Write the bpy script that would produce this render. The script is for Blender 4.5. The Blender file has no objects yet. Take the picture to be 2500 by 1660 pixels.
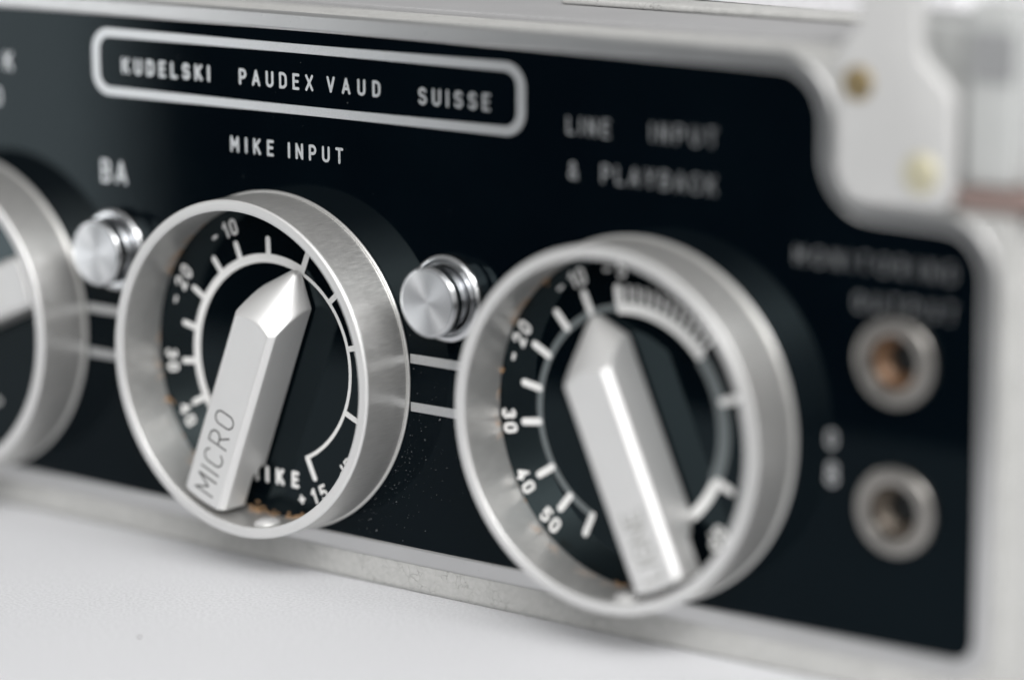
import bpy, bmesh, math, random
from mathutils import Vector, Matrix

# ------------------------------------------------------------------ camera, world, lamps, exposure
S = 0.001                      # all dimensions below are millimetres
ZB = 24.5                      # the knob axis stands this far above the table top
scene = bpy.context.scene

cam_d = bpy.data.cameras.new("camera")
cam = bpy.data.objects.new("camera", cam_d)
scene.collection.objects.link(cam)
right = Vector((0.7859, 0.6183, -0.0040))
down = Vector((0.1188, -0.1574, -0.9804))
fwd = Vector((-0.6068, 0.7700, -0.1971))
fwd.normalize(); right = (right - fwd * right.dot(fwd)).normalized(); down = fwd.cross(right)
M = Matrix((right, -down, -fwd)).transposed().to_4x4()
M.translation = Vector((248.898, -272.158, 76.238 + ZB)) * S
cam.matrix_world = M
cam_d.sensor_width = 36.0
cam_d.lens = 36.0 * 7895.146 / 2500.0
cam_d.clip_start = 0.01
cam_d.clip_end = 50.0
cam_d.dof.use_dof = True
cam_d.dof.focus_distance = 365.6 * S
cam_d.dof.aperture_fstop = 6.3
cam_d.dof.aperture_blades = 0
scene.camera = cam

world = bpy.data.worlds.new("World")
scene.world = world
world.use_nodes = True
wt = world.node_tree
bg = wt.nodes["Background"]
wtc = wt.nodes.new('ShaderNodeTexCoord'); wsep = wt.nodes.new('ShaderNodeSeparateXYZ'); wr = wt.nodes.new('ShaderNodeValToRGB')
wmr = wt.nodes.new('ShaderNodeMapRange'); wmr.inputs['From Min'].default_value = -1.0
wt.links.new(wtc.outputs['Generated'], wsep.inputs[0]); wt.links.new(wsep.outputs['Z'], wmr.inputs['Value'])
wt.links.new(wmr.outputs[0], wr.inputs['Fac']); wt.links.new(wr.outputs['Color'], bg.inputs['Color'])
el = wr.color_ramp.elements                  # a pale studio room over a dark floor
el[0].position = 0.44; el[0].color = (0.018, 0.029, 0.038, 1)
el[1].position = 0.53; el[1].color = (0.58, 0.59, 0.595, 1)
e = el.new(0.75); e.color = (0.66, 0.66, 0.655, 1)
e = el.new(1.0); e.color = (0.80, 0.80, 0.795, 1)
bg.inputs["Strength"].default_value = 0.62

def area(name, loc, target, sx, sy, power, col):
    d = bpy.data.lights.new(name, 'AREA')
    d.shape = 'RECTANGLE'; d.size = sx; d.size_y = sy; d.energy = power; d.color = col
    o = bpy.data.objects.new(name, d)
    scene.collection.objects.link(o)
    o.location = loc
    o.rotation_euler = (Vector(target) - Vector(loc)).to_track_quat('-Z', 'Y').to_euler()
    return o
area("overhead_softbox", (0.40, -0.74, 0.66), (0, -0.02, 0), 0.8, 0.7, 7.6, (1.0, 0.99, 0.98))
area("strip_softbox", (0.58, -0.28, 0.60), (0, 0, 0.03), 0.75, 0.20, 6.5, (1.0, 0.99, 0.98))
area("window_softbox", (-0.86, -0.74, -0.03), (-0.03, 0, 0.03), 0.13, 0.42, 0.80, (0.97, 0.99, 1.0))
area("side_softbox", (0.80, -0.80, 0.32), (0.05, 0, 0.02), 0.8, 0.7, 2.9, (1.0, 0.99, 0.98))

scene.view_settings.view_transform = 'Standard'
scene.view_settings.look = 'None'
scene.view_settings.exposure = -0.22
scene.view_settings.gamma = 1.0
scene.cycles.max_bounces = 8
scene.cycles.use_denoising = True
random.seed(7)

# ------------------------------------------------------------------ materials
def mat(name):
    m = bpy.data.materials.new(name); m.use_nodes = True
    nt = m.node_tree; b = nt.nodes["Principled BSDF"]
    return m, nt, b
def N(nt, t, **kw):
    n = nt.nodes.new(t)
    for k, v in kw.items():
        if k in n.inputs: n.inputs[k].default_value = v
        else: setattr(n, k, v)
    return n
def ramp(nt, src, p0, c0, p1, c1):
    r = nt.nodes.new('ShaderNodeValToRGB')
    r.color_ramp.elements[0].position = p0; r.color_ramp.elements[0].color = c0
    r.color_ramp.elements[1].position = p1; r.color_ramp.elements[1].color = c1
    nt.links.new(src, r.inputs['Fac'])
    return r.outputs['Color']
def g(v, a=1.0): return (v, v, v, a)
def objco(nt, scale):
    tc = nt.nodes.new('ShaderNodeTexCoord'); mp = nt.nodes.new('ShaderNodeMapping')
    mp.inputs['Scale'].default_value = scale
    nt.links.new(tc.outputs['Object'], mp.inputs['Vector'])
    return mp.outputs['Vector']
def uvco(nt, scale):
    tc = nt.nodes.new('ShaderNodeTexCoord'); mp = nt.nodes.new('ShaderNodeMapping')
    mp.inputs['Scale'].default_value = scale
    nt.links.new(tc.outputs['UV'], mp.inputs['Vector'])
    return mp.outputs['Vector']
def noise(nt, vec, scale, detail=3, rough=0.55, dist=0.0):
    n = N(nt, 'ShaderNodeTexNoise', Scale=scale, Detail=detail, Roughness=rough, Distortion=dist)
    nt.links.new(vec, n.inputs['Vector']); return n.outputs['Fac']
def bump(nt, b, h, strength, dist):
    bp = N(nt, 'ShaderNodeBump', Strength=strength, Distance=dist)
    nt.links.new(h, bp.inputs['Height']); nt.links.new(bp.outputs['Normal'], b.inputs['Normal'])
    return bp
def mixc(nt, fac, a, bcol):
    m = N(nt, 'ShaderNodeMix', data_type='RGBA')
    nt.links.new(fac, m.inputs[0])
    for s, v in ((6, a), (7, bcol)):
        if isinstance(v, tuple): m.inputs[s].default_value = v
        else: nt.links.new(v, m.inputs[s])
    return m.outputs[2]

def m_panel():
    m, nt, b = mat("black_anodised_panel")
    v = objco(nt, (1, 1, 1))
    c = ramp(nt, noise(nt, v, 60, 3), 0.35, (0.0008, 0.0020, 0.0034, 1), 0.75, (0.0012, 0.0028, 0.0044, 1))
    nt.links.new(c, b.inputs['Base Color'])
    b.inputs['IOR'].default_value = 1.20
    b.inputs['Specular Tint'].default_value = (0.66, 0.92, 1.0, 1)
    rr = ramp(nt, noise(nt, v, 150, 4), 0.3, g(0.04), 0.8, g(0.07))
    nt.links.new(rr, b.inputs['Roughness'])
    return m
def m_dial():
    m, nt, b = mat("black_gloss_dial")
    b.inputs['Base Color'].default_value = (0.0010, 0.0024, 0.0036, 1)
    v = objco(nt, (1, 1, 1))
    rr = ramp(nt, noise(nt, v, 200, 4), 0.3, g(0.04), 0.8, g(0.07))
    nt.links.new(rr, b.inputs['Roughness'])
    b.inputs['IOR'].default_value = 1.32
    b.inputs['Specular Tint'].default_value = (0.66, 0.92, 1.0, 1)
    return m
def m_print(name, col, metal=0.55, rough=0.42):
    m, nt, b = mat(name)
    v = objco(nt, (1, 1, 1))
    f = noise(nt, v, 5200, 3, 0.65)
    c = ramp(nt, f, 0.3, tuple(x * 0.86 for x in col) + (1,), 0.7, col + (1,))
    nt.links.new(c, b.inputs['Base Color'])
    b.inputs['Metallic'].default_value = metal; b.inputs['Roughness'].default_value = rough
    bump(nt, b, f, 0.25, 0.00005)
    return m
def m_satin(name, col, rough, grain=2600, strength=0.12, stretch=(1, 1, 1), metal=1.0):
    m, nt, b = mat(name)
    v = objco(nt, stretch)
    f = noise(nt, v, grain, 4, 0.6)
    c = ramp(nt, noise(nt, v, 90, 3), 0.3, tuple(x * 0.93 for x in col) + (1,), 0.7, col + (1,))
    nt.links.new(c, b.inputs['Base Color'])
    b.inputs['Metallic'].default_value = metal
    rr = ramp(nt, f, 0.2, g(rough * 0.88), 0.8, g(rough * 1.12)); nt.links.new(rr, b.inputs['Roughness'])
    bump(nt, b, f, strength, 0.00003)
    return m
def m_ring():
    m, nt, b = mat("brushed_ring_metal")
    uv = uvco(nt, (1, 0.07, 1))
    f = noise(nt, uv, 6.5, 4, 0.7)           # fine grooves running along the wall
    f2 = noise(nt, uvco(nt, (1, 0.25, 1)), 0.35, 3)
    col = ramp(nt, f2, 0.3, (0.56, 0.56, 0.548, 1), 0.75, (0.61, 0.605, 0.592, 1))
    col = mixc(nt, ramp(nt, f, 0.35, g(0), 0.75, g(1)), col, (0.72, 0.715, 0.70, 1))
    # rust creeping up from the foot of the wall
    tc = nt.nodes.new('ShaderNodeTexCoord'); sp = nt.nodes.new('ShaderNodeSeparateXYZ')
    nt.links.new(tc.outputs['Object'], sp.inputs[0])
    mr = N(nt, 'ShaderNodeMapRange'); mr.inputs['From Min'].default_value = 0.0004; mr.inputs['From Max'].default_value = 0.0030
    mr.inputs['To Min'].default_value = 1.0; mr.inputs['To Max'].default_value = 0.0
    nt.links.new(sp.outputs['Z'], mr.inputs['Value'])
    rn = ramp(nt, noise(nt, objco(nt, (1, 1, 1)), 330, 4, 0.6), 0.53, g(0), 0.62, g(1))
    mul = N(nt, 'ShaderNodeMath', operation='MULTIPLY')
    nt.links.new(mr.outputs[0], mul.inputs[0]); nt.links.new(rn, mul.inputs[1])
    # only on the inside of the wall (radius below 19 mm)
    ln = N(nt, 'ShaderNodeVectorMath', operation='LENGTH')
    cb = nt.nodes.new('ShaderNodeCombineXYZ')
    nt.links.new(sp.outputs['X'], cb.inputs['X']); nt.links.new(sp.outputs['Y'], cb.inputs['Y'])
    nt.links.new(cb.outputs[0], ln.inputs[0])
    lt = N(nt, 'ShaderNodeMath', operation='LESS_THAN'); lt.inputs[1].default_value = 0.019
    nt.links.new(ln.outputs['Value'], lt.inputs[0])
    mul2 = N(nt, 'ShaderNodeMath', operation='MULTIPLY')
    nt.links.new(mul.outputs[0], mul2.inputs[0]); nt.links.new(lt.outputs[0], mul2.inputs[1])
    c2 = mixc(nt, mul2.outputs[0], col, (0.50, 0.27, 0.11, 1))
    nt.links.new(c2, b.inputs['Base Color'])
    inv = N(nt, 'ShaderNodeMath', operation='SUBTRACT'); inv.inputs[0].default_value = 1.0
    nt.links.new(mul2.outputs[0], inv.inputs[1])
    mm = N(nt, 'ShaderNodeMath', operation='MULTIPLY'); mm.inputs[1].default_value = 0.8
    nt.links.new(inv.outputs[0], mm.inputs[0]); nt.links.new(mm.outputs[0], b.inputs['Metallic'])
    rr = ramp(nt, f, 0.3, g(0.32), 0.75, g(0.46)); nt.links.new(rr, b.inputs['Roughness'])
    bump(nt, b, f, 0.28, 0.00004)
    b.inputs['Anisotropic'].default_value = 0.6
    b.inputs['Anisotropic Rotation'].default_value = 0.25
    t = N(nt, 'ShaderNodeTangent', direction_type='RADIAL', axis='Z')
    nt.links.new(t.outputs[0], b.inputs['Tangent'])
    return m
def m_spun():
    m, nt, b = mat("spun_button_metal")
    b.inputs['Base Color'].default_value = (0.70, 0.71, 0.725, 1)
    b.inputs['Metallic'].default_value = 1.0
    b.inputs['Roughness'].default_value = 0.36
    b.inputs['Anisotropic'].default_value = 0.86
    t = N(nt, 'ShaderNodeTangent', direction_type='RADIAL', axis='Z')
    nt.links.new(t.outputs[0], b.inputs['Tangent'])
    return m
def m_simple(name, col, metal, rough, ior=1.5):
    m, nt, b = mat(name)
    f = noise(nt, objco(nt, (1, 1, 1)), 420, 4)
    c = ramp(nt, f, 0.3, tuple(x * 0.9 for x in col) + (1,), 0.7, col + (1,))
    nt.links.new(c, b.inputs['Base Color'])
    rr = ramp(nt, f, 0.3, g(rough * 0.85), 0.7, g(min(1, rough * 1.15))); nt.links.new(rr, b.inputs['Roughness'])
    b.inputs['Metallic'].default_value = metal
    b.inputs['IOR'].default_value = ior
    return m
def m_crackle():
    m, nt, b = mat("grey_crackle_paint")
    v = objco(nt, (1, 1, 1))
    nz = N(nt, 'ShaderNodeTexNoise', Scale=900.0, Detail=3.0)
    nt.links.new(v, nz.inputs['Vector'])
    mx = N(nt, 'ShaderNodeVectorMath', operation='MULTIPLY_ADD')
    mx.inputs[1].default_value = (0.0016, 0.0016, 0.0016)
    nt.links.new(nz.outputs['Color'], mx.inputs[0]); nt.links.new(v, mx.inputs[2])
    vo = N(nt, 'ShaderNodeTexVoronoi', feature='DISTANCE_TO_EDGE', Scale=880.0)
    nt.links.new(mx.outputs[0], vo.inputs['Vector'])
    crack = ramp(nt, vo.outputs['Distance'], 0.0, g(1), 0.04, g(0))
    patch = ramp(nt, noise(nt, v, 260, 3), 0.42, g(0), 0.62, g(1))
    mul = N(nt, 'ShaderNodeMath', operation='MULTIPLY')
    nt.links.new(crack, mul.inputs[0]); nt.links.new(patch, mul.inputs[1])
    base = ramp(nt, noise(nt, v, 1400, 4, 0.65), 0.3, (0.385, 0.385, 0.375, 1), 0.7, (0.46, 0.46, 0.448, 1))
    c = mixc(nt, mul.outputs[0], base, (0.26, 0.26, 0.25, 1))
    nt.links.new(c, b.inputs['Base Color'])
    b.inputs['Roughness'].default_value = 0.55
    b.inputs['Specular IOR Level'].default_value = 0.35
    inv = N(nt, 'ShaderNodeMath', operation='SUBTRACT'); inv.inputs[0].default_value = 1.0
    nt.links.new(mul.outputs[0], inv.inputs[1])
    bump(nt, b, inv.outputs[0], 0.5, 0.00012)
    return m
def m_table():
    m, nt, b = mat("white_table_laminate")
    v = objco(nt, (1, 1, 1))
    f = noise(nt, v, 2600, 4, 0.75)
    big = noise(nt, v, 14, 3)
    c1 = ramp(nt, big, 0.3, (0.66, 0.667, 0.688, 1), 0.7, (0.70, 0.706, 0.726, 1))
    fl = ramp(nt, f, 0.30, g(0.74), 0.60, g(1.0))
    mm = N(nt, 'ShaderNodeMix', data_type='RGBA', blend_type='MULTIPLY'); mm.inputs[0].default_value = 1.0
    nt.links.new(c1, mm.inputs[6]); nt.links.new(fl, mm.inputs[7])
    nt.links.new(mm.outputs[2], b.inputs['Base Color'])
    b.inputs['Roughness'].default_value = 0.5
    b.inputs['Specular IOR Level'].default_value = 0.3
    bump(nt, b, f, 0.35, 0.00012)
    return m

PANEL = m_panel(); DIAL = m_dial()
PRINT = m_print("silver_lettering", (0.66, 0.67, 0.68), 0.9, 0.28)
PRINT_WHITE = m_print("white_scale_paint", (0.80, 0.80, 0.79), 0.0, 0.5)
PRINT_GREY = m_print("grey_scale_paint", (0.14, 0.16, 0.165), 0.1, 0.5)
ENGRAVE = m_simple("dark_engraving_fill", (0.035, 0.035, 0.033), 0.0, 0.6)
ENGRAVE_PALE = m_simple("worn_engraving_fill", (0.34, 0.34, 0.325), 0.2, 0.6)
SATIN = m_satin("satin_aluminium", (0.76, 0.76, 0.755), 0.45, 3200, 0.45, metal=0.66)
BEZEL = m_satin("bezel_aluminium", (0.61, 0.61, 0.61), 0.30, 2200, 0.3, metal=1.0)
RIM = m_satin("ring_rim_metal", (0.70, 0.70, 0.695), 0.42, 3000, 0.2, metal=0.6)
RING = m_ring(); SPUN = m_spun()
CHROME = m_simple("polished_chrome", (0.62, 0.63, 0.645), 1.0, 0.15)
DARKM = m_simple("hole_shade_spindle_black", (0.002, 0.004, 0.005), 0.0, 0.6)  # near black: shade of the socket holes put into the colour; also the spindles
BRASS = m_simple("aged_brass", (0.36, 0.28, 0.15), 0.8, 0.38)
PALE_BRASS = m_simple("pale_brass", (0.72, 0.68, 0.50), 0.8, 0.5)
COPPER = m_simple("copper_lining", (0.14, 0.078, 0.042), 0.4, 0.38)
BROWNM = m_simple("tarnished_lining", (0.09, 0.075, 0.06), 0.5, 0.42)
NICKEL = m_simple("dull_nickel", (0.36, 0.345, 0.325), 1.0, 0.36)
CRACKLE = m_crackle()
DECK = m_satin("smooth_grey_deck_paint", (0.31, 0.31, 0.315), 0.5, 1500, 0.05, (1, 1, 1), 0.0)
LATCHM = m_satin("pale_latch_plate", (0.56, 0.56, 0.555), 0.45, 1500, 0.05, (1, 1, 1), 0.2)
LIDM = m_simple("white_lid_paint", (0.78, 0.78, 0.80), 0.0, 0.4)
STRAP = m_simple("brown_leather", (0.22, 0.16, 0.145), 0.0, 0.6)
RECESS_SHADE = m_simple("recess_shade_colour", (0.27, 0.275, 0.28), 0.0, 0.5)  # darker grey carrying the shade of a recess as colour
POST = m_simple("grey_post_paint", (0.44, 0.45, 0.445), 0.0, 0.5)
TABLE = m_table()
SPECK = m_simple("brown_grit", (0.06, 0.045, 0.035), 0.0, 0.8)
DUST = m_simple("pale_dust", (0.25, 0.26, 0.265), 0.0, 0.8)

# ------------------------------------------------------------------ object helpers
# local frame of the recorder: x along the panel, y up from the table, z out of the panel
def link(name, me, parent=None, loc=(0, 0, 0), rotz=0.0):
    o = bpy.data.objects.new(name, me)
    scene.collection.objects.link(o)
    if parent is not None: o.parent = parent
    o.location = Vector(loc) * S
    o.rotation_euler = (0, 0, rotz)
    return o
def obj(name, bm, mats, parent=None, loc=(0, 0, 0), rotz=0.0, smooth=True, angle=35):
    me = bpy.data.meshes.new(name)
    for v in bm.verts: v.co *= S
    bm.to_mesh(me); bm.free()
    for mm in (mats if isinstance(mats, (list, tuple)) else [mats]): me.materials.append(mm)
    if smooth:
        for p in me.polygons: p.use_smooth = True
        me.set_sharp_from_angle(angle=math.radians(angle))
    return link(name, me, parent, loc, rotz)
def empty(name, parent, loc, rotz=0.0):
    o = link(name, None, parent, loc, rotz)
    o.empty_display_size = 0.01
    return o

def lathe(prof, n=160, mats=None, close=False):
    """profile of (radius, height[, material]) turned round local z; radius 0 ends are closed"""
    bm = bmesh.new(); uvl = bm.loops.layers.uv.new("UVMap")
    rows = []; L = [0.0]
    for i in range(1, len(prof)):
        L.append(L[-1] + math.hypot(prof[i][0] - prof[i-1][0], prof[i][1] - prof[i-1][1]))
    for p in prof:
        r, h = p[0], p[1]
        if r < 1e-6: rows.append([bm.verts.new((0, 0, h))])
        else: rows.append([bm.verts.new((r * math.cos(2*math.pi*k/n), r * math.sin(2*math.pi*k/n), h)) for k in range(n)])
    for i in range(len(rows) - 1):
        a, b = rows[i], rows[i+1]
        for k in range(n):
            k2 = (k + 1) % n
            if len(a) == 1 and len(b) == 1: continue
            if len(a) == 1: vs = [a[0], b[k2], b[k]]; uv = [(k+.5, L[i]), (k+1, L[i+1]), (k, L[i+1])]
            elif len(b) == 1: vs = [a[k], a[k2], b[0]]; uv = [(k, L[i]), (k+1, L[i]), (k+.5, L[i+1])]
            else: vs = [a[k], a[k2], b[k2], b[k]]; uv = [(k, L[i]), (k+1, L[i]), (k+1, L[i+1]), (k, L[i+1])]
            try: f = bm.faces.new(vs)
            except ValueError: continue
            if len(prof[i+1]) > 2: f.material_index = prof[i+1][2]
            R = max(prof[i][0], prof[i+1][0])
            for lp, (u, w) in zip(f.loops, uv): lp[uvl].uv = (u / n * 2 * math.pi * R, w)
    bmesh.ops.recalc_face_normals(bm, faces=bm.faces)
    return bm
def fillet(cx, cy, r, a0, a1, n=6):
    return [(cx + r*math.cos(math.radians(a0 + (a1-a0)*i/n)), cy + r*math.sin(math.radians(a0 + (a1-a0)*i/n))) for i in range(n+1)]

def round_poly(pts, n=8):
    """polygon corners (x, y, radius) -> rounded outline"""
    out = []; m = len(pts)
    for i, (x, y, r) in enumerate(pts):
        p = Vector((x, y)); a = Vector(pts[i-1][:2]) - p; b = Vector(pts[(i+1) % m][:2]) - p
        if r <= 0: out.append((x, y)); continue
        a.normalize(); b.normalize()
        ang = a.angle(b); d = r / math.tan(ang/2)
        c = p + (a + b).normalized() * (r / math.sin(ang/2))
        s = p + a*d - c; e = p + b*d - c
        a0 = math.atan2(s.y, s.x); a1 = math.atan2(e.y, e.x)
        da = (a1 - a0 + math.pi) % (2*math.pi) - math.pi
        for k in range(n+1):
            t = a0 + da*k/n; out.append((c.x + r*math.cos(t), c.y + r*math.sin(t)))
    return out
def prism(outline, z0, z1, bevel=0.0, seg=3, bevel_back=False):
    bm = bmesh.new()
    f = bm.faces.new([bm.verts.new((x, y, z1)) for x, y in outline])
    r = bmesh.ops.extrude_face_region(bm, geom=[f])
    vs = [e for e in r['geom'] if isinstance(e, bmesh.types.BMVert)]
    for v in vs: v.co.z = z0
    bmesh.ops.recalc_face_normals(bm, faces=bm.faces)
    if bevel > 0:
        es = [e for e in bm.edges if all(abs(v.co.z - z1) < 1e-6 for v in e.verts)]
        bmesh.ops.bevel(bm, geom=es, offset=bevel, segments=seg, affect='EDGES', profile=0.5)
    return bm
def frame_strip(outer, inner, z0, z1, soft=0.0):
    """closed band between two outlines with the same number of points"""
    bm = bmesh.new(); n = len(outer)
    def ring(pts, z): return [bm.verts.new((x, y, z)) for x, y in pts]
    def lerp(t): return [(o[0]*(1-t)+i[0]*t, o[1]*(1-t)+i[1]*t) for o, i in zip(outer, inner)]
    rings = [ring(outer, z0), ring(outer, z1 - soft)]
    if soft > 0: rings += [ring(lerp(0.05), z1 - soft*0.3), ring(lerp(0.14), z1), ring(lerp(0.2), z1), ring(lerp(0.8), z1), ring(lerp(0.86), z1), ring(lerp(0.95), z1 - soft*0.3)]
    else: rings += [ring(inner, z1)] if False else []
    rings += [ring(inner, z1 - soft), ring(inner, z0)]
    for a, b in zip(rings, rings[1:] + rings[:1]):
        for k in range(n):
            k2 = (k+1) % n
            bm.faces.new([a[k], a[k2], b[k2], b[k]])
    bmesh.ops.recalc_face_normals(bm, faces=bm.faces)
    return bm
def offset(outline, d):
    n = len(outline); out = []
    for i in range(n):
        p0 = Vector(outline[i-1]); p = Vector(outline[i]); p1 = Vector(outline[(i+1) % n])
        a = (p - p0); b = (p1 - p)
        a = a.normalized() if a.length > 1e-9 else b.normalized(); b = b.normalized() if b.length > 1e-9 else a
        nn = (Vector((a.y, -a.x)) + Vector((b.y, -b.x)))
        nn.normalize(); c = max(0.4, nn.dot(Vector((a.y, -a.x))))
        out.append((p.x + nn.x*d/c, p.y + nn.y*d/c))
    return out
def box_outline(x0, y0, x1, y1, r=0.0, n=6): 
    return round_poly([(x0, y0, r), (x1, y0, r), (x1, y1, r), (x0, y1, r)], n)

# ------------------------------------------------------------------ stroke lettering (engraver's alphabet)
def arc(cx, cy, rx, ry, a0, a1, n=10):
    return [(cx + rx*math.cos(math.radians(a0+(a1-a0)*i/n)), cy + ry*math.sin(math.radians(a0+(a1-a0)*i/n))) for i in range(n+1)]
def stadium(w): 
    r = w/2
    p = arc(r, 1-r, r, r, 180, 0, 12) + arc(r, r, r, r, 0, -180, 12)
    return p + [p[0]]
GL = {
 'A': (.62, [[(0,0),(.31,1)], [(.31,1),(.62,0)], [(.11,.3),(.51,.3)]]),
 'B': (.54, [[(0,0),(0,1)], [(0,1)]+arc(.28,.765,.22,.235,90,-90)+[(0,.53)], [(0,.53)]+arc(.28,.265,.26,.265,90,-90)+[(0,0)]]),
 'C': (.54, [arc(.27,.73,.27,.27,20,180)+arc(.27,.27,.27,.27,180,340)]),
 'D': (.56, [[(0,0),(0,1)], [(0,1)]+arc(.24,.68,.32,.32,90,0)+arc(.24,.32,.32,.32,0,-90)+[(0,0)]]),
 'E': (.48, [[(0,0),(0,1)], [(0,1),(.48,1)], [(0,.52),(.42,.52)], [(0,0),(.48,0)]]),
 'G': (.56, [arc(.28,.72,.28,.28,20,180)+arc(.28,.28,.28,.28,180,360), [(.56,.28),(.56,.48)], [(.56,.48),(.32,.48)]]),
 'I': (.0, [[(0,0),(0,1)]]),
 'K': (.56, [[(0,0),(0,1)], [(.54,1),(0,.40)], [(.19,.6),(.56,0)]]),
 'L': (.46, [[(0,1),(0,0)], [(0,0),(.46,0)]]),
 'M': (.66, [[(0,0),(0,1)], [(0,1),(.33,.35)], [(.33,.35),(.66,1)], [(.66,1),(.66,0)]]),
 'N': (.56, [[(0,0),(0,1)], [(0,1),(.56,0)], [(.56,0),(.56,1)]]),
 'O': (.56, [stadium(.56)]),
 'P': (.54, [[(0,0),(0,1)], [(0,1)]+arc(.27,.72,.27,.28,90,-90)+[(0,.44)]]),
 'R': (.54, [[(0,0),(0,1)], [(0,1)]+arc(.26,.73,.26,.27,90,-90)+[(0,.46)], [(.26,.46),(.54,0)]]),
 'S': (.54, [arc(.27,.755,.26,.245,20,270,14)+arc(.27,.255,.27,.255,90,-160,14)]),
 'T': (.56, [[(0,1),(.56,1)], [(.28,1),(.28,0)]]),
 'U': (.56, [[(0,1)]+arc(.28,.28,.28,.28,180,360,12)+[(.56,1)]]),
 'V': (.60, [[(0,1),(.30,0)], [(.30,0),(.60,1)]]),
 'X': (.58, [[(0,1),(.58,0)], [(0,0),(.58,1)]]),
 'Y': (.60, [[(0,1),(.30,.45)], [(.60,1),(.30,.45)], [(.30,.45),(.30,0)]]),
 '&': (.60, [[(.60,0),(.16,.62)]+arc(.27,.8,.17,.2,215,-30,10)+[(.13,.46)]+arc(.24,.23,.24,.23,130,300,10)+[(.58,.42)]]),
 '0': (.50, [stadium(.50)]),
 '1': (.22, [[(0,.76),(.22,1)], [(.22,1),(.22,0)]]),
 '2': (.52, [arc(.26,.74,.25,.26,165,-35,12)+[(0,0)], [(0,0),(.52,0)]]),
 '3': (.52, [arc(.25,.75,.23,.25,150,-85,12), arc(.25,.26,.26,.26,85,-150,12)]),
 '4': (.56, [[(.36,1),(0,.28)], [(0,.28),(.56,.28)], [(.40,.55),(.40,0)]]),
 '5': (.52, [[(.48,1),(.06,1)], [(.06,1),(.03,.52)], [(.03,.52)]+arc(.25,.31,.27,.31,118,-140,14)]),
 '8': (.52, [arc(.26,.77,.22,.23,-90,270,16), arc(.26,.27,.26,.27,90,450,16)]),
 '-': (.36, [[(0,.5),(.36,.5)]]),
 '+': (.44, [[(0,.5),(.44,.5)], [(.22,.26),(.22,.74)]]),
 'd': (.46, [[(.46,1),(.46,0)], arc(.23,.28,.23,.28,0,360,16)]),
}
LAYER = [0]
def stroke(bm, pts, w, z):
    pts = [Vector(p) for p in pts]
    clean = [pts[0]]
    for p in pts[1:]:
        if (p - clean[-1]).length > 1e-4: clean.append(p)
    pts = clean
    if len(pts) < 2: return
    closed = (pts[0] - pts[-1]).length < 1e-3 and len(pts) > 3
    if closed: pts = pts[:-1]
    n = len(pts); Lv = []; Rv = []
    for i in range(n):
        if closed: a = pts[i] - pts[i-1]; b = pts[(i+1) % n] - pts[i]
        else:
            a = pts[i] - pts[i-1] if i > 0 else pts[1] - pts[0]
            b = pts[i+1] - pts[i] if i < n-1 else pts[-1] - pts[-2]
        a.normalize(); b.normalize()
        na = Vector((-a.y, a.x)); nb = Vector((-b.y, b.x)); nn = (na + nb)
        if nn.length < 1e-6: nn = na
        nn.normalize(); c = max(0.55, nn.dot(na))
        Lv.append(bm.verts.new((*(pts[i] + nn*w/2/c), z))); Rv.append(bm.verts.new((*(pts[i] - nn*w/2/c), z)))
    rng = range(n) if closed else range(n-1)
    for i in rng:
        j = (i+1) % n
        bm.faces.new([Lv[i], Rv[i], Rv[j], Lv[j]])
    if not closed:
        for (c, d, A, B) in ((pts[0], pts[0]-pts[1], Lv[0], Rv[0]), (pts[-1], pts[-1]-pts[-2], Rv[-1], Lv[-1])):
            d.normalize(); nrm = Vector((-d.y, d.x)); m = 6
            mid = [bm.verts.new((*(c + d*(w/2)*math.sin(math.pi*k/m) - nrm*(w/2)*math.cos(math.pi*k/m)), z)) for k in range(1, m)]
            # end cap fan between A and B
            try: bm.faces.new([A] + mid[::1] + [B])
            except ValueError: pass
def glyph(bm, ch, T, h, w, z0):
    gw, strokes = GL[ch]
    for k, st in enumerate(strokes):
        LAYER[0] = (LAYER[0] + 1) % 3
        stroke(bm, [T(x*h, y*h) for x, y in st], w, z0 + 0.012*k)
def text(bm, s, x0, x1, y0, h, w, z0, T=None):
    x0 += w/2; x1 -= w/2; y0 += w/2; h -= w
    T = T or (lambda u, v: (u, v))
    widths = [GL[c][0]*h if c != ' ' else 0.3*h for c in s]
    gap = (x1 - x0 - sum(widths)) / max(1, len(s)-1)
    x = x0
    for c, wd in zip(s, widths):
        if c != ' ':
            glyph(bm, c, (lambda u, v, X=x: T(X+u, y0+v)), h, w, z0)
        x += wd + gap
def up(bm):
    for f in bm.faces:
        f.normal_update()
        if f.normal.z < 0: f.normal_flip()
    return bm
def arc_glyph(bm, ch, r, deg, h, w, z0, outward=True):
    h -= w
    a = math.radians(deg); gw = GL[ch][0]*h
    er = Vector((math.cos(a), math.sin(a))); c = er*r
    upv = er if outward else -er
    rt = Vector((upv.y, -upv.x))
    glyph(bm, ch, lambda u, v: tuple(c + rt*(u-gw/2) + upv*(v-h/2)), h, w, z0)
def arc_band(bm, r0, r1, a0, a1, z, step=2.0):
    n = max(2, int(abs(a1-a0)/step)); prev = None
    for i in range(n+1):
        t = math.radians(a0 + (a1-a0)*i/n)
        cur = (bm.verts.new((r0*math.cos(t), r0*math.sin(t), z)), bm.verts.new((r1*math.cos(t), r1*math.sin(t), z)))
        if prev: bm.faces.new([prev[0], prev[1], cur[1], cur[0]])
        prev = cur
def tick(bm, deg, r0, r1, w, z):
    a = math.radians(deg); e = (math.cos(a), math.sin(a))
    stroke(bm, [(e[0]*(r0+w/2), e[1]*(r0+w/2)), (e[0]*(r1-w/2), e[1]*(r1-w/2))], w, z)

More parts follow.
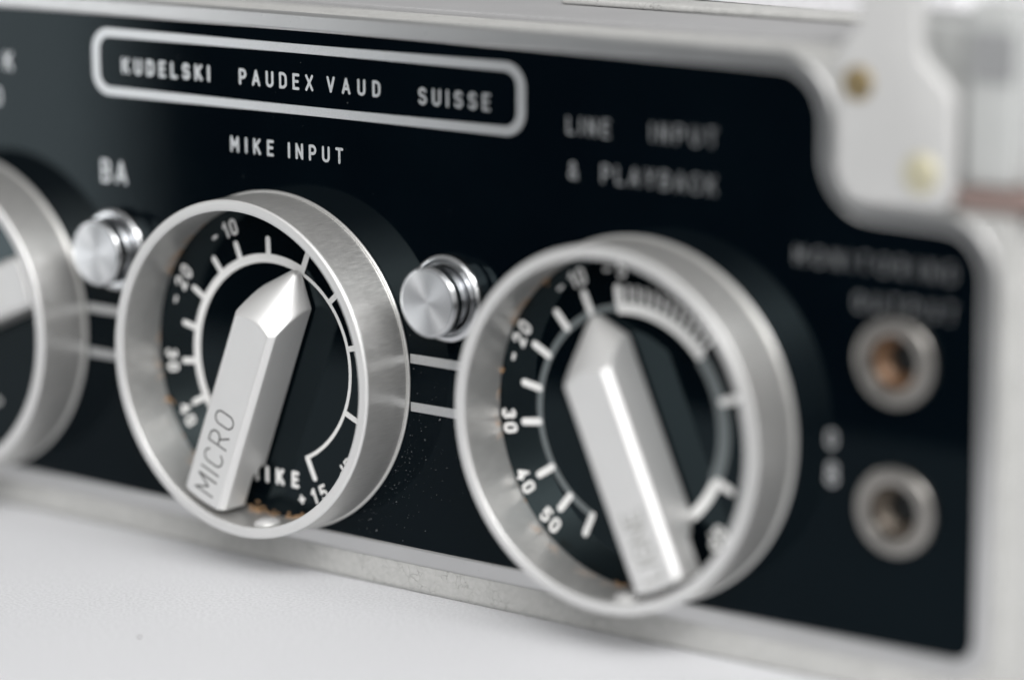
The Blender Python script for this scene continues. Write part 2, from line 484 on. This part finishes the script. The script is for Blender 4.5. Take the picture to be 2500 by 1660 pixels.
# ------------------------------------------------------------------ the table
bm = bmesh.new()
out = round_poly([(-700, -98, 4), (500, -98, 4), (500, 1500, 4), (-700, 1500, 4)], 4)
f = bm.faces.new([bm.verts.new((x, y, 0)) for x, y in out])
r = bmesh.ops.extrude_face_region(bm, geom=[f])
for v in r['geom']:
    if isinstance(v, bmesh.types.BMVert): v.co.z = -25
bmesh.ops.recalc_face_normals(bm, faces=bm.faces)
tab = obj("table_top", bm, TABLE, smooth=False)
tab['kind'] = 'structure'; tab['label'] = "white fine grained table top under the tape recorder"

# ------------------------------------------------------------------ the recorder
root = bpy.data.objects.new("tape_recorder", None); scene.collection.objects.link(root)
root.empty_display_size = 0.02
root.rotation_euler = (math.pi/2, 0, 0)
root['label'] = "vintage reel tape recorder with black front panel, ringed dial knobs and grey crackle painted case"
root['category'] = "tape recorder"

def Y(z): return z + ZB        # height above knob axis -> height above table

PX0 = -110
panel_pts = [(PX0, Y(-19.1), 1.5), (92.75, Y(-19.15), 2.2), (92.75, Y(23.8), 4.5), (73.75, Y(23.95), 6.5), (73.75, Y(38.45), 5.0), (PX0, Y(38.45), 1.5)]
inner = round_poly(panel_pts, 10)
outer = offset(inner, 2.0)

# case body: front border (crackle), then the box behind it, notched at the right top corner
case_pts = [(PX0-5, Y(-24.5), 1.0), (96.4, Y(-24.5), 1.6), (96.4, Y(26.0), 1.0), (76.0, Y(26.0), 6.0), (76.0, Y(40.25), 0.8), (PX0-5, Y(40.25), 0.8)]
cpo = round_poly(case_pts, 10)
case_front = obj("case", frame_strip(cpo, offset(inner, 0.9), -9.8, -0.10, 0.35), CRACKLE, root)
back = round_poly([(PX0-4.6, Y(-23.6), 2), (95.9, Y(-23.6), 2), (95.9, Y(24.5), 2), (75, Y(24.5), 2), (75, Y(40.0), 0.8), (PX0-4.6, Y(40.0), 0.8)], 6)
body = obj("body_shell", prism(back, -210, -9.85, 0), DECK, root)
deck = obj("deck_plate", prism(box_outline(PX0-4, Y(39.9), 75.5, Y(40.85), 0.3, 3), -205.0, -9.95, 0.2), DECK, root)
lipb = obj("deck_rail", prism(box_outline(24.0, Y(40.9), 75.0, Y(41.7), 0.35, 3), -28.0, -22.5, 0.3), CRACKLE, root)
# white lid standing behind the deck, with a rounded front corner
bm = bmesh.new()
lo = round_poly([(31, -33.0, 9), (74, -29.5, 3), (74, -200, 3), (31, -200, 3)], 8)
f = bm.faces.new([bm.verts.new((x, Y(41.3), z)) for x, z in lo])
r = bmesh.ops.extrude_face_region(bm, geom=[f])
for v in r['geom']:
    if isinstance(v, bmesh.types.BMVert): v.co.y = Y(48.5)
bmesh.ops.recalc_face_normals(bm, faces=bm.faces)
obj("lid", bm, LIDM, root, smooth=False)

JACKS = [(83.4, 10.3), (83.75, -5.0)]
bm = bmesh.new()
po = offset(inner, 0.6)
vo = [bm.verts.new((x, y, 0)) for x, y in po]
eds = [bm.edges.new((vo[k], vo[(k+1) % len(vo)])) for k in range(len(vo))]
for jx, jz in JACKS:
    vh = [bm.verts.new((jx + 3.1*math.cos(2*math.pi*k/48), Y(jz) + 3.1*math.sin(2*math.pi*k/48), 0)) for k in range(48)]
    eds += [bm.edges.new((vh[k], vh[(k+1) % 48])) for k in range(48)]
bmesh.ops.triangle_fill(bm, edges=eds, use_beauty=True, use_dissolve=False)
for f in bm.faces:
    f.normal_update()
    if f.normal.z < 0: f.normal_flip()
vb = [bm.verts.new((x, y, -2.5)) for x, y in po]
for k in range(len(vo)):
    k2 = (k+1) % len(vo); bm.faces.new([vo[k2], vo[k], vb[k], vb[k2]])
panel = obj("front_panel", bm, PANEL, root, smooth=False)
bezel = obj("bezel", frame_strip(outer, offset(inner, 0.02), -1.2, 0.14, 0.12), BEZEL, root)

# ---- printing on the panel
ZP = 0.03
def words(name, items, m=PRINT):
    bm = bmesh.new()
    for (s, x0, x1, y, h, w) in items: text(bm, s, x0, x1, Y(y), h, w, ZP)
    return obj(name, up(bm), m, panel, smooth=False)
words("lettering", [("KUDELSKI", -24.35, -10.05, 31.70, 1.95, .40)])
words("lettering", [("PAUDEX", -5.45, 6.0, 31.75, 1.88, .33), ("VAUD", 8.0, 15.98, 31.80, 1.86, .33)])
words("lettering", [("SUISSE", 21.45, 31.6, 31.45, 1.92, .32)])
words("lettering", [("MIKE", -7.0, -0.2, 23.82, 1.88, .33), ("INPUT", 1.95, 10.35, 23.82, 1.86, .33)])
words("lettering", [("LINE", 42.0, 47.7, 29.85, 1.90, .27), ("INPUT", 53.0, 61.3, 29.95, 1.95, .27)])
words("lettering", [("&", 42.2, 43.7, 25.0, 1.95, .27), ("PLAYBACK", 46.6, 61.3, 25.0, 2.0, .27)])
words("lettering", [("MONITORING", 71.1, 89.8, 18.95, 1.80, .25)])
words("lettering", [("OUTPUT", 78.3, 89.9, 14.95, 1.80, .25)])
words("lettering", [("BA", -28.35, -24.0, 18.35, 2.85, .42)])
words("lettering", [("K", -44.6, -43.0, 30.75, 2.3, .40)])
words("lettering", [("O", -46.9, -45.25, 26.3, 2.3, .40)])
words("lettering", [("O", 75.2, 76.9, 0.35, 1.95, .36), ("8", 75.2, 76.9, -3.55, 2.5, .40)])

fo = box_outline(-29.3, Y(28.95), 36.45, Y(37.0), 2.7, 8)
fi = box_outline(-28.05, Y(30.0), 35.2, Y(35.95), 1.65, 8)
bm = bmesh.new(); n = len(fo)
A = [bm.verts.new((x, y, ZP)) for x, y in fo]; B = [bm.verts.new((x, y, ZP)) for x, y in fi]
for k in range(n): bm.faces.new([A[k], A[(k+1) % n], B[(k+1) % n], B[k]])
obj("printed_frame", up(bm), PRINT, panel, smooth=False)
for (x0, x1) in ((-31.4, -19.9), (19.9, 32.0)):
    for yy in (2.72, -2.80):
        bm = bmesh.new()
        bm.faces.new([bm.verts.new(p) for p in ((x0, Y(yy-.53), ZP), (x1, Y(yy-.53), ZP), (x1, Y(yy+.53), ZP), (x0, Y(yy+.53), ZP))])
        obj("printed_line", up(bm), PRINT, panel, smooth=False)

# ---- ringed dial knobs
RO, RI, H = 19.85, 18.35, 7.3
def ring_profile():
    p = [(RI+0.05, 0.15), (RI+0.03, 0.5), (RI+0.028, 0.8), (RI+0.004, 6.6), (RI, 6.9)]
    p += [(x, y) for x, y in fillet(RI+0.22, 7.05, 0.22, 180, 95, 5)]
    p += [(RI+0.3, H), (RI+0.42, H), (19.1, H), (19.25, H)]
    p += [(x, y) for x, y in fillet(19.36, 6.98, 0.30, 85, 0, 5)]
    p += [(19.66, 6.75), (19.68, 0.75), (19.68, 0.58), (19.60, 0.52), (19.60, 0.36), (19.84, 0.30), (19.92, 0.18), (19.90, 0.02)]
    return p
def ring_bm():
    prof = ring_profile(); q = []
    for (r_, h_) in prof: q.append((r_, h_, 1 if h_ > 6.92 else 0))
    return lathe(q, 200)

def pointer_bm():
    """bar with a pencil-sharpened nose; local x along the pointer (tip +), y across, z out of the dial"""
    hw, top, lo = 3.3, 5.35, -0.30       # relative to the cone axis
    slope, tail_r, rt = 0.87, 17.6, 1.05
    al = math.atan(slope); uc = 11.0; u_t = uc + rt/math.sin(al); utip = uc + rt
    def smooth(a, b, x):
        t = min(1, max(0, (x-a)/(b-a))); return t*t*(3-2*t)
    def Rc(u):
        if u < uc + rt*math.sin(al): return (u_t - u)*slope
        return math.sqrt(max(1e-6, rt*rt - (u-uc)**2))
    nth = 420; PN = 60
    bm = bmesh.new()
    us = [-17.0 + 1.0*i for i in range(18)] + [1.0+0.5*i for i in range(6)] + [4.0 + 0.12*i for i in range(62)] + [uc + rt*math.sin(math.radians(34 + 4*i)) for i in range(14)]
    us = [u for u in us if u < utip] + [utip - 0.003]
    def contour(u, cone=True):
        cw = 2.4*(1 - smooth(4.0, 8.5, u))
        low = lo
        if u < -12.2: low = lo + min(1.7, (-12.2 - u)*1.2)
        pts = []
        R = Rc(u) if cone else 1e6
        for k in range(nth):
            a = 2*math.pi*k/nth; ca, sa = math.cos(a), math.sin(a)
            inv = 0.0
            if ca > 1e-9: inv += (ca/hw)**PN
            if ca < -1e-9: inv += (-ca/hw)**PN
            if sa > 1e-9: inv += (sa/(top-cw))**PN
            if sa < -1e-9: inv += (-sa/(cw-low))**PN
            cc = (abs(ca)+sa)*0.70711
            if cc > 1e-9: inv += (cc/((hw + top - cw - 0.64)*0.70711))**PN
            if R < 50:
                bq = sa*cw
                rr = -bq + math.sqrt(max(0.0, bq*bq - (cw*cw - R*R)))
                if rr > 1e-6: inv += (1/rr)**PN
            r = inv**(-1/PN)
            pts.append((r*ca, cw + r*sa))
        return pts
    rows = []
    # rounded tail that follows the inside of the ring
    c0 = contour(-17.0, False)
    def tailu(v, off=0.0): return -math.sqrt(max(1.0, (tail_r-off)**2 - v*v))
    cm = 2.6
    for s_, off in ((0.0, 0), (0.35, 0), (0.7, 0), (0.93, 0), (0.985, .06), (1.0, .28)):
        if s_ == 0.0: rows.append([bm.verts.new((tailu(0), 0, cm))])
        else: rows.append([bm.verts.new((tailu(p[0]*s_, off), p[0]*s_, cm + (p[1]-cm)*s_)) for p in c0])
    for u in us[1:]:
        rows.append([bm.verts.new((u, p[0], p[1])) for p in contour(u)])
    tipv = bm.verts.new((utip, 0, 0.0)); rows.append([tipv])
    for a, b in zip(rows, rows[1:]):
        for k in range(nth):
            k2 = (k+1) % nth
            if len(a) == 1: bm.faces.new([a[0], b[k2], b[k]])
            elif len(b) == 1: bm.faces.new([a[k], a[k2], b[0]])
            else: bm.faces.new([a[k], a[k2], b[k2], b[k]])
    bmesh.ops.recalc_face_normals(bm, faces=bm.faces)
    return bm
RUST = m_simple("orange_rust", (0.33, 0.205, 0.11), 0.0, 0.8)
def add_rust(kb, spots):
    bm = bmesh.new(); rng = random.Random(3)
    for deg, size in spots:
        for q in range(7):
            a = math.radians(deg + rng.gauss(0, 2.2*size)); h = 0.95 + abs(rng.gauss(0, .35))*size
            r0 = RI - 0.05 - (abs(rng.gauss(0, .5))*size if h < 1.1 else 0)
            m = Matrix.Translation((r0*math.cos(a), r0*math.sin(a), h)) @ Matrix.Rotation(a, 4, 'Z') @ Matrix.Diagonal((.10, .42*size*rng.uniform(.5, 1.2), .24*size*rng.uniform(.6, 1.4), 1))
            bmesh.ops.create_icosphere(bm, subdivisions=2, radius=1.0, matrix=m)
    for v in bm.verts: v.co += Vector((rng.gauss(0, .015), rng.gauss(0, .015), rng.gauss(0, .015)))
    o = obj("rust", bm, RUST, kb); o['kind'] = "stuff"
AXZ = 1.55                               # height of the cone axis above the panel
POINT_ME = None
def knob(cx, cz, direction, dial_dx, scale_fn, engraving, label, rust=()):
    global POINT_ME
    kb = empty("level_knob", root, (cx, Y(cz), 0.0)); kb['label'] = label
    obj("guard_ring", ring_bm(), [RING, RIM], kb, (0, 0, 0), angle=40)
    obj("dial_plate", lathe([(0, .9), (18.36, .9), (18.37, .1)], 160), DIAL, kb, smooth=False)
    scale_fn(kb, dial_dx)
    if POINT_ME is None:
        p = obj("pointer", pointer_bm(), SATIN, kb, (0, 0, AXZ), math.radians(direction), angle=60)
        POINT_ME = p.data
    else:
        p = link("pointer", POINT_ME, kb, (0, 0, AXZ), math.radians(direction))
    obj("spindle", lathe([(2.2, .92), (2.2, AXZ+1.0)], 48), DARKM, kb)
    # little round screw head in the bottom of the ring
    sc = obj("set_screw", lathe([(0, .6), (.7, .54), (1.3, .34), (1.6, 0.0), (1.6, -.3)], 48), RIM, kb, (1.95, -18.1, 4.75))
    sc.rotation_euler = (math.radians(-90), 0, math.radians(8))
    if engraving: engraving(kb, direction)
    if rust: add_rust(kb, rust)
    return kb

ZD = 0.94
def scale_mike(kb, dx):
    bm = bmesh.new()
    arc_band(bm, 11.6, 12.62, 66.5, 214, ZD)
    arc_band(bm, 11.6, 12.02, -66, 65.4, ZD)
    for a in (91.9, 112.6, 129.2, 149.4, 168.1, 186.6, 207.0): tick(bm, a, 12.2, 14.7, .72, ZD+.012)
    a = math.radians(66.9)
    stroke(bm, [(11.95*math.cos(a), 11.95*math.sin(a)), (14.5*math.cos(a), 14.5*math.sin(a))], .75, ZD+.012)
    for q in (42, 13.9, -22.8): tick(bm, q, 11.7, 14.3, .66, ZD+.012)
    stroke(bm, [(12.0*math.cos(math.radians(-64.6)), 12.0*math.sin(math.radians(-64.6))), (14.4*math.cos(math.radians(-64.6)), 14.4*math.sin(math.radians(-64.6)))], .70, ZD+.012)
    obj("scale_marking", up(bm), PRINT_WHITE, kb, (dx, 0, 0), smooth=False)
    bm = bmesh.new()
    for ch, q in (('-', 122.9), ('1', 116.0), ('0', 111.2)): arc_glyph(bm, ch, 16.3, q, 1.95, .36, ZD)
    for ch, q in (('-', 159.9), ('2', 152.0), ('0', 146.0)): arc_glyph(bm, ch, 16.4, q, 1.95, .36, ZD)
    for ch, q in (('3', 183.6), ('0', 189.2)): arc_glyph(bm, ch, 16.3, q, 1.85, .38, ZD, False)
    for ch, q in (('4', 207.6), ('0', 213.2)): arc_glyph(bm, ch, 16.1, q, 1.85, .38, ZD, False)
    for ch, q in (('+', -75.4), ('1', -68.4), ('5', -62.6)): arc_glyph(bm, ch, 16.35, q, 1.95, .36, ZD, False)
    for ch, q in (('d', -48.5), ('B', -42.6)): arc_glyph(bm, ch, 15.8, q, 2.0, .34, ZD, False)
    obj("scale_numbers", up(bm), PRINT_WHITE, kb, (dx, 0, 0), smooth=False)
    bm = bmesh.new(); text(bm, "MIKE", -4.2, 3.65, -14.6, 2.0, .46, ZD)
    obj("scale_lettering", up(bm), PRINT_WHITE, kb, (0, 0, 0), smooth=False)
def scale_line(kb, dx):
    bm = bmesh.new()
    arc_band(bm, 11.85, 12.55, 98, 245, ZD)
    arc_band(bm, 11.25, 12.75, -25, 40.5, ZD)
    obj("scale_band", up(bm), PRINT_GREY, kb, (dx, 0, 0), smooth=False)
    bm = bmesh.new()
    arc_band(bm, 11.55, 12.65, 41, 98.6, ZD+.012)
    arc_band(bm, 11.6, 12.75, -51, -25, ZD+.012)
    a = math.radians(97.2); tick(bm, 97.0, 12.3, 14.7, .95, ZD+.024)
    k = 0
    q = 91.6
    while q > 42:
        tick(bm, q, 12.3, 14.6, .42, ZD+.024); q -= 4.75
    for a in (115.4, 133.0, 152.4, 170.8, 188.1, 212.0, 229.5): tick(bm, a, 12.0, 14.9, .80, ZD+.03)
    for a in (17.0, -24.0): tick(bm, a, 11.9, 14.6, .85, ZD+.03)
    a = math.radians(245.6)
    stroke(bm, [(12.2*math.cos(a), 12.2*math.sin(a)), (14.6*math.cos(a), 14.6*math.sin(a))], .75, ZD+.03)
    obj("scale_marking", up(bm), PRINT_WHITE, kb, (dx, 0, 0), smooth=False)
    bm = bmesh.new()
    for ch, q in (('-', 125.2), ('1', 118.6), ('0', 114.0), ('-', 101.3), ('5', 94.6)): arc_glyph(bm, ch, 16.3, q, 1.9, .33, ZD)
    for ch, q in (('-', 162.4), ('2', 155.0), ('0', 149.4)): arc_glyph(bm, ch, 16.6, q, 1.9, .36, ZD)
    for ch, q in (('3', 184.9), ('0', 190.4)): arc_glyph(bm, ch, 16.55, q, 1.9, .38, ZD, False)
    for ch, q in (('4', 208.6), ('0', 214.0)): arc_glyph(bm, ch, 16.65, q, 1.9, .38, ZD, False)
    for ch, q in (('5', 226.6), ('0', 232.0)): arc_glyph(bm, ch, 16.55, q, 1.9, .38, ZD, False)
    for ch, q in (('d', -47.5), ('B', -41.8)): arc_glyph(bm, ch, 15.8, q, 2.0, .36, ZD, False)
    obj("scale_numbers", up(bm), PRINT_WHITE, kb, (dx, 0, 0), smooth=False)
def engrave(word, u0, u1, v0, v1, w, m):
    def fn(kb, direction):
        bm = bmesh.new()
        # reading runs along the bar from tail to tip; letter tops point to the left edge (+y)
        text(bm, word, u0, u1, v0, v1 - v0, w, 5.35 + 0.012)
        obj("engraved_word", up(bm), m, kb, (0, 0, AXZ), math.radians(direction), smooth=False)
    return fn
knob(0, 0, 68.5, -0.1, scale_mike, engrave("MICRO", -16.4, -5.75, -1.55, 1.5, .20, ENGRAVE), "ringed knob whose bar pointer is engraved MICRO", ((-99, 1.0), (-96, .7), (-91, .5), (-81, .8), (-77.5, .6), (-84, .4), (-158, .6), (-136, .25)))
knob(51.75, 0, 114.2, -0.55, scale_line, engrave("LIGNE", -16.6, -8.8, -1.45, 1.35, .30, ENGRAVE_PALE), "ringed knob whose bar pointer leans left, with a comb of fine scale ticks", ((131, .5), (170, .25), (-95, .5)))
def no_scale(kb, dx):
    bm = bmesh.new()
    arc_band(bm, 11.6, 12.1, 66.5, 294, ZD)
    for a in (90, 110, 130, 150, 170): tick(bm, a, 12, 14.6, .7, ZD+.012)
    obj("scale_marking", up(bm), PRINT_WHITE, kb, (dx, 0, 0), smooth=False)
knob(-51.4, 0, 202.0, 0, no_scale, None, "ringed knob at the cut off edge, pointer tail towards the upper right")

# ---- chrome push buttons
def button(x, z, label):
    bt = empty("push_button", root, (x, Y(z), 0)); bt['label'] = label
    prof = [(4.95, 0.0), (4.95, .55)] + fillet(4.45, .85, .5, 0, 90, 6) + [(4.2, 1.35)] + fillet(4.1, 1.05, .3, 90, 170, 4) + [(3.6, .8)]
    obj("collar", lathe(prof, 96), CHROME, bt)
    obj("neck", lathe([(3.55, .5), (3.55, 2.5), (3.3, 2.6)], 80), CHROME, bt)
    cap = [(3.2, 2.45), (3.75, 2.5), (3.98, 2.8)] + fillet(3.6, 3.75, .4, 0, 70, 5)
    capo = [(r_, h_, 0) for r_, h_ in cap] + [(3.62, 4.13, 0), (2.0, 4.14, 1), (0, 4.145, 1)]
    obj("button_cap", lathe(capo, 120), [CHROME, SPUN], bt, angle=25)
    return bt
button(25.85, 10.35, "sharp chrome button between the MICRO knob and the comb-scale knob")
button(-25.6, 10.5, "chrome button under the letters BA")

# ---- jack sockets at the right end
def jack(x, z, lining, label):
    j = empty("jack_socket", root, (x, Y(z), 0)); j['label'] = label
    prof = [(4.55, 0.0), (4.55, .45)] + fillet(4.2, .6, .35, 0, 90, 4) + [(3.4, .95), (2.95, .85), (2.75, .5), (2.73, .1)]
    obj("washer", lathe(prof, 80), NICKEL, j)
    obj("bore", lathe([(2.73, .15), (2.66, -.1), (2.3, -.5), (1.75, -1.1), (1.7, -8.0)], 64), lining, j)
    obj("hole_shade_disc", lathe([(1.71, -2.2), (0, -2.25)], 40), DARKM, j)  # black disc closing the bore, the depth's darkness painted on it
jack(83.4, 10.3, COPPER, "upper jack socket with a copper coloured lining")
jack(83.75, -5.0, BROWNM, "lower jack socket with a dull dark lining")

# ---- latch plate in the notch, with two brass screws
lp = round_poly([(76.1, Y(25.9), 3.2), (89.4, Y(25.9), 2.0), (89.4, Y(37.5), 2.5), (85.6, Y(41.0), 2.5), (85.2, Y(58), 1), (78.9, Y(58), 1), (78.5, Y(43.8), 3), (76.1, Y(41.0), 2.0)], 6)
latch = obj("latch_plate", prism(lp, -1.0, 0.6, 0.35), LATCHM, root)
def screw(x, z, m, r, zz, label):
    s = obj("screw", lathe([(0, .55), (r*.6, .5), (r*.92, .25), (r, 0.0), (r, -.3)], 40), m, latch, (x, Y(z), zz)); s['label'] = label
    bm = prism(box_outline(-r*.75, -.14, r*.75, .14), .4, .57); 
    return s
screw(78.6, 37.9, BRASS, 1.75, .62, "dark brass screw high on the latch plate")
screw(86.0, 29.5, PALE_BRASS, 2.0, .62, "pale brass screw low on the latch plate")
obj("notch_floor", prism(box_outline(75.6, Y(25.9), 95.8, Y(44.0), .5, 3), -14.0, -4.2, 0.3), POST, root)
obj("corner_post", prism(box_outline(89.9, Y(28.6), 95.6, Y(46.5), .8, 3), -4.1, -0.9, 0.5), POST, root)
obj("hinge_block", prism(box_outline(90.2, Y(47.5), 99.0, Y(53.5), 1.0, 3), -12.0, -3.0, 0.6), LATCHM, root)
obj("recess_shade_patch", prism(box_outline(90.6, Y(38.9), 95.4, Y(43.8), .5, 3), -1.0, -0.6, 0), RECESS_SHADE, root)  # flat slab on the post; the recess is only its painted shade
obj("strap", prism(box_outline(89.6, Y(26.35), 99.5, Y(28.3), .6, 3), -6.0, 0.2, 0.4), STRAP, root)

# ------------------------------------------------------------------ dust on the panel, a speck on the table
bm = bmesh.new()
def fleck(x, y, r, z):
    n = random.randint(4, 6); a0 = random.random()*6.28; st = random.uniform(1, 2.6); d = math.radians(random.gauss(38, 14))
    vs = []
    for k in range(n):
        a = a0 + 2*math.pi*k/n; q = r*random.uniform(.6, 1.1)
        u, v = q*math.cos(a)*st, q*math.sin(a)
        vs.append(bm.verts.new((x + u*math.cos(d) - v*math.sin(d), z, y + u*math.sin(d) + v*math.cos(d))))
    f = bm.faces.new(vs)
    f.normal_update()
    if f.normal.y > 0: f.normal_flip()
    e = bmesh.ops.extrude_face_region(bm, geom=[f])
    for v in e['geom']:
        if isinstance(v, bmesh.types.BMVert): v.co.y -= 0.02
i = 0
def ok(x, y):
    for cx in (-51.4, 0, 51.75):
        if math.hypot(x-cx, y) < 20.2: return False
    return -19 < y < 38
while i < 165:
    t = random.gauss(-32, 17); rr = 20.3 + abs(random.gauss(0, 3.4))
    x, y = rr*math.cos(math.radians(t)), rr*math.sin(math.radians(t))
    if not ok(x, y): continue
    fleck(x, Y(y), min(.11, random.lognormvariate(math.log(.021), .5)), -0.05); i += 1
i = 0
while i < 80:
    x, y = random.uniform(-40, 80), random.uniform(-18, 37)
    if not ok(x, y): continue
    fleck(x, Y(y), min(.08, random.lognormvariate(math.log(.016), .5)), -0.05); i += 1
dust = obj("dust", bm, DUST, smooth=False)
dust['kind'] = 'stuff'; dust['label'] = "fine pale dust flecks scattered on the black panel beside the knob ring"
dust['category'] = 'dust'

bm = bmesh.new()
bmesh.ops.create_icosphere(bm, subdivisions=2, radius=0.16)
for v in bm.verts:
    v.co.x *= 1.5; v.co.z *= .6; v.co += Vector((random.uniform(-.02, .02), random.uniform(-.02, .02), 0))
sp = obj("grit_speck", bm, SPECK); sp.location = Vector((7.7, -31.7, 0.06))*S
sp['label'] = "tiny brown speck of grit lying on the white table"; sp['category'] = "speck"
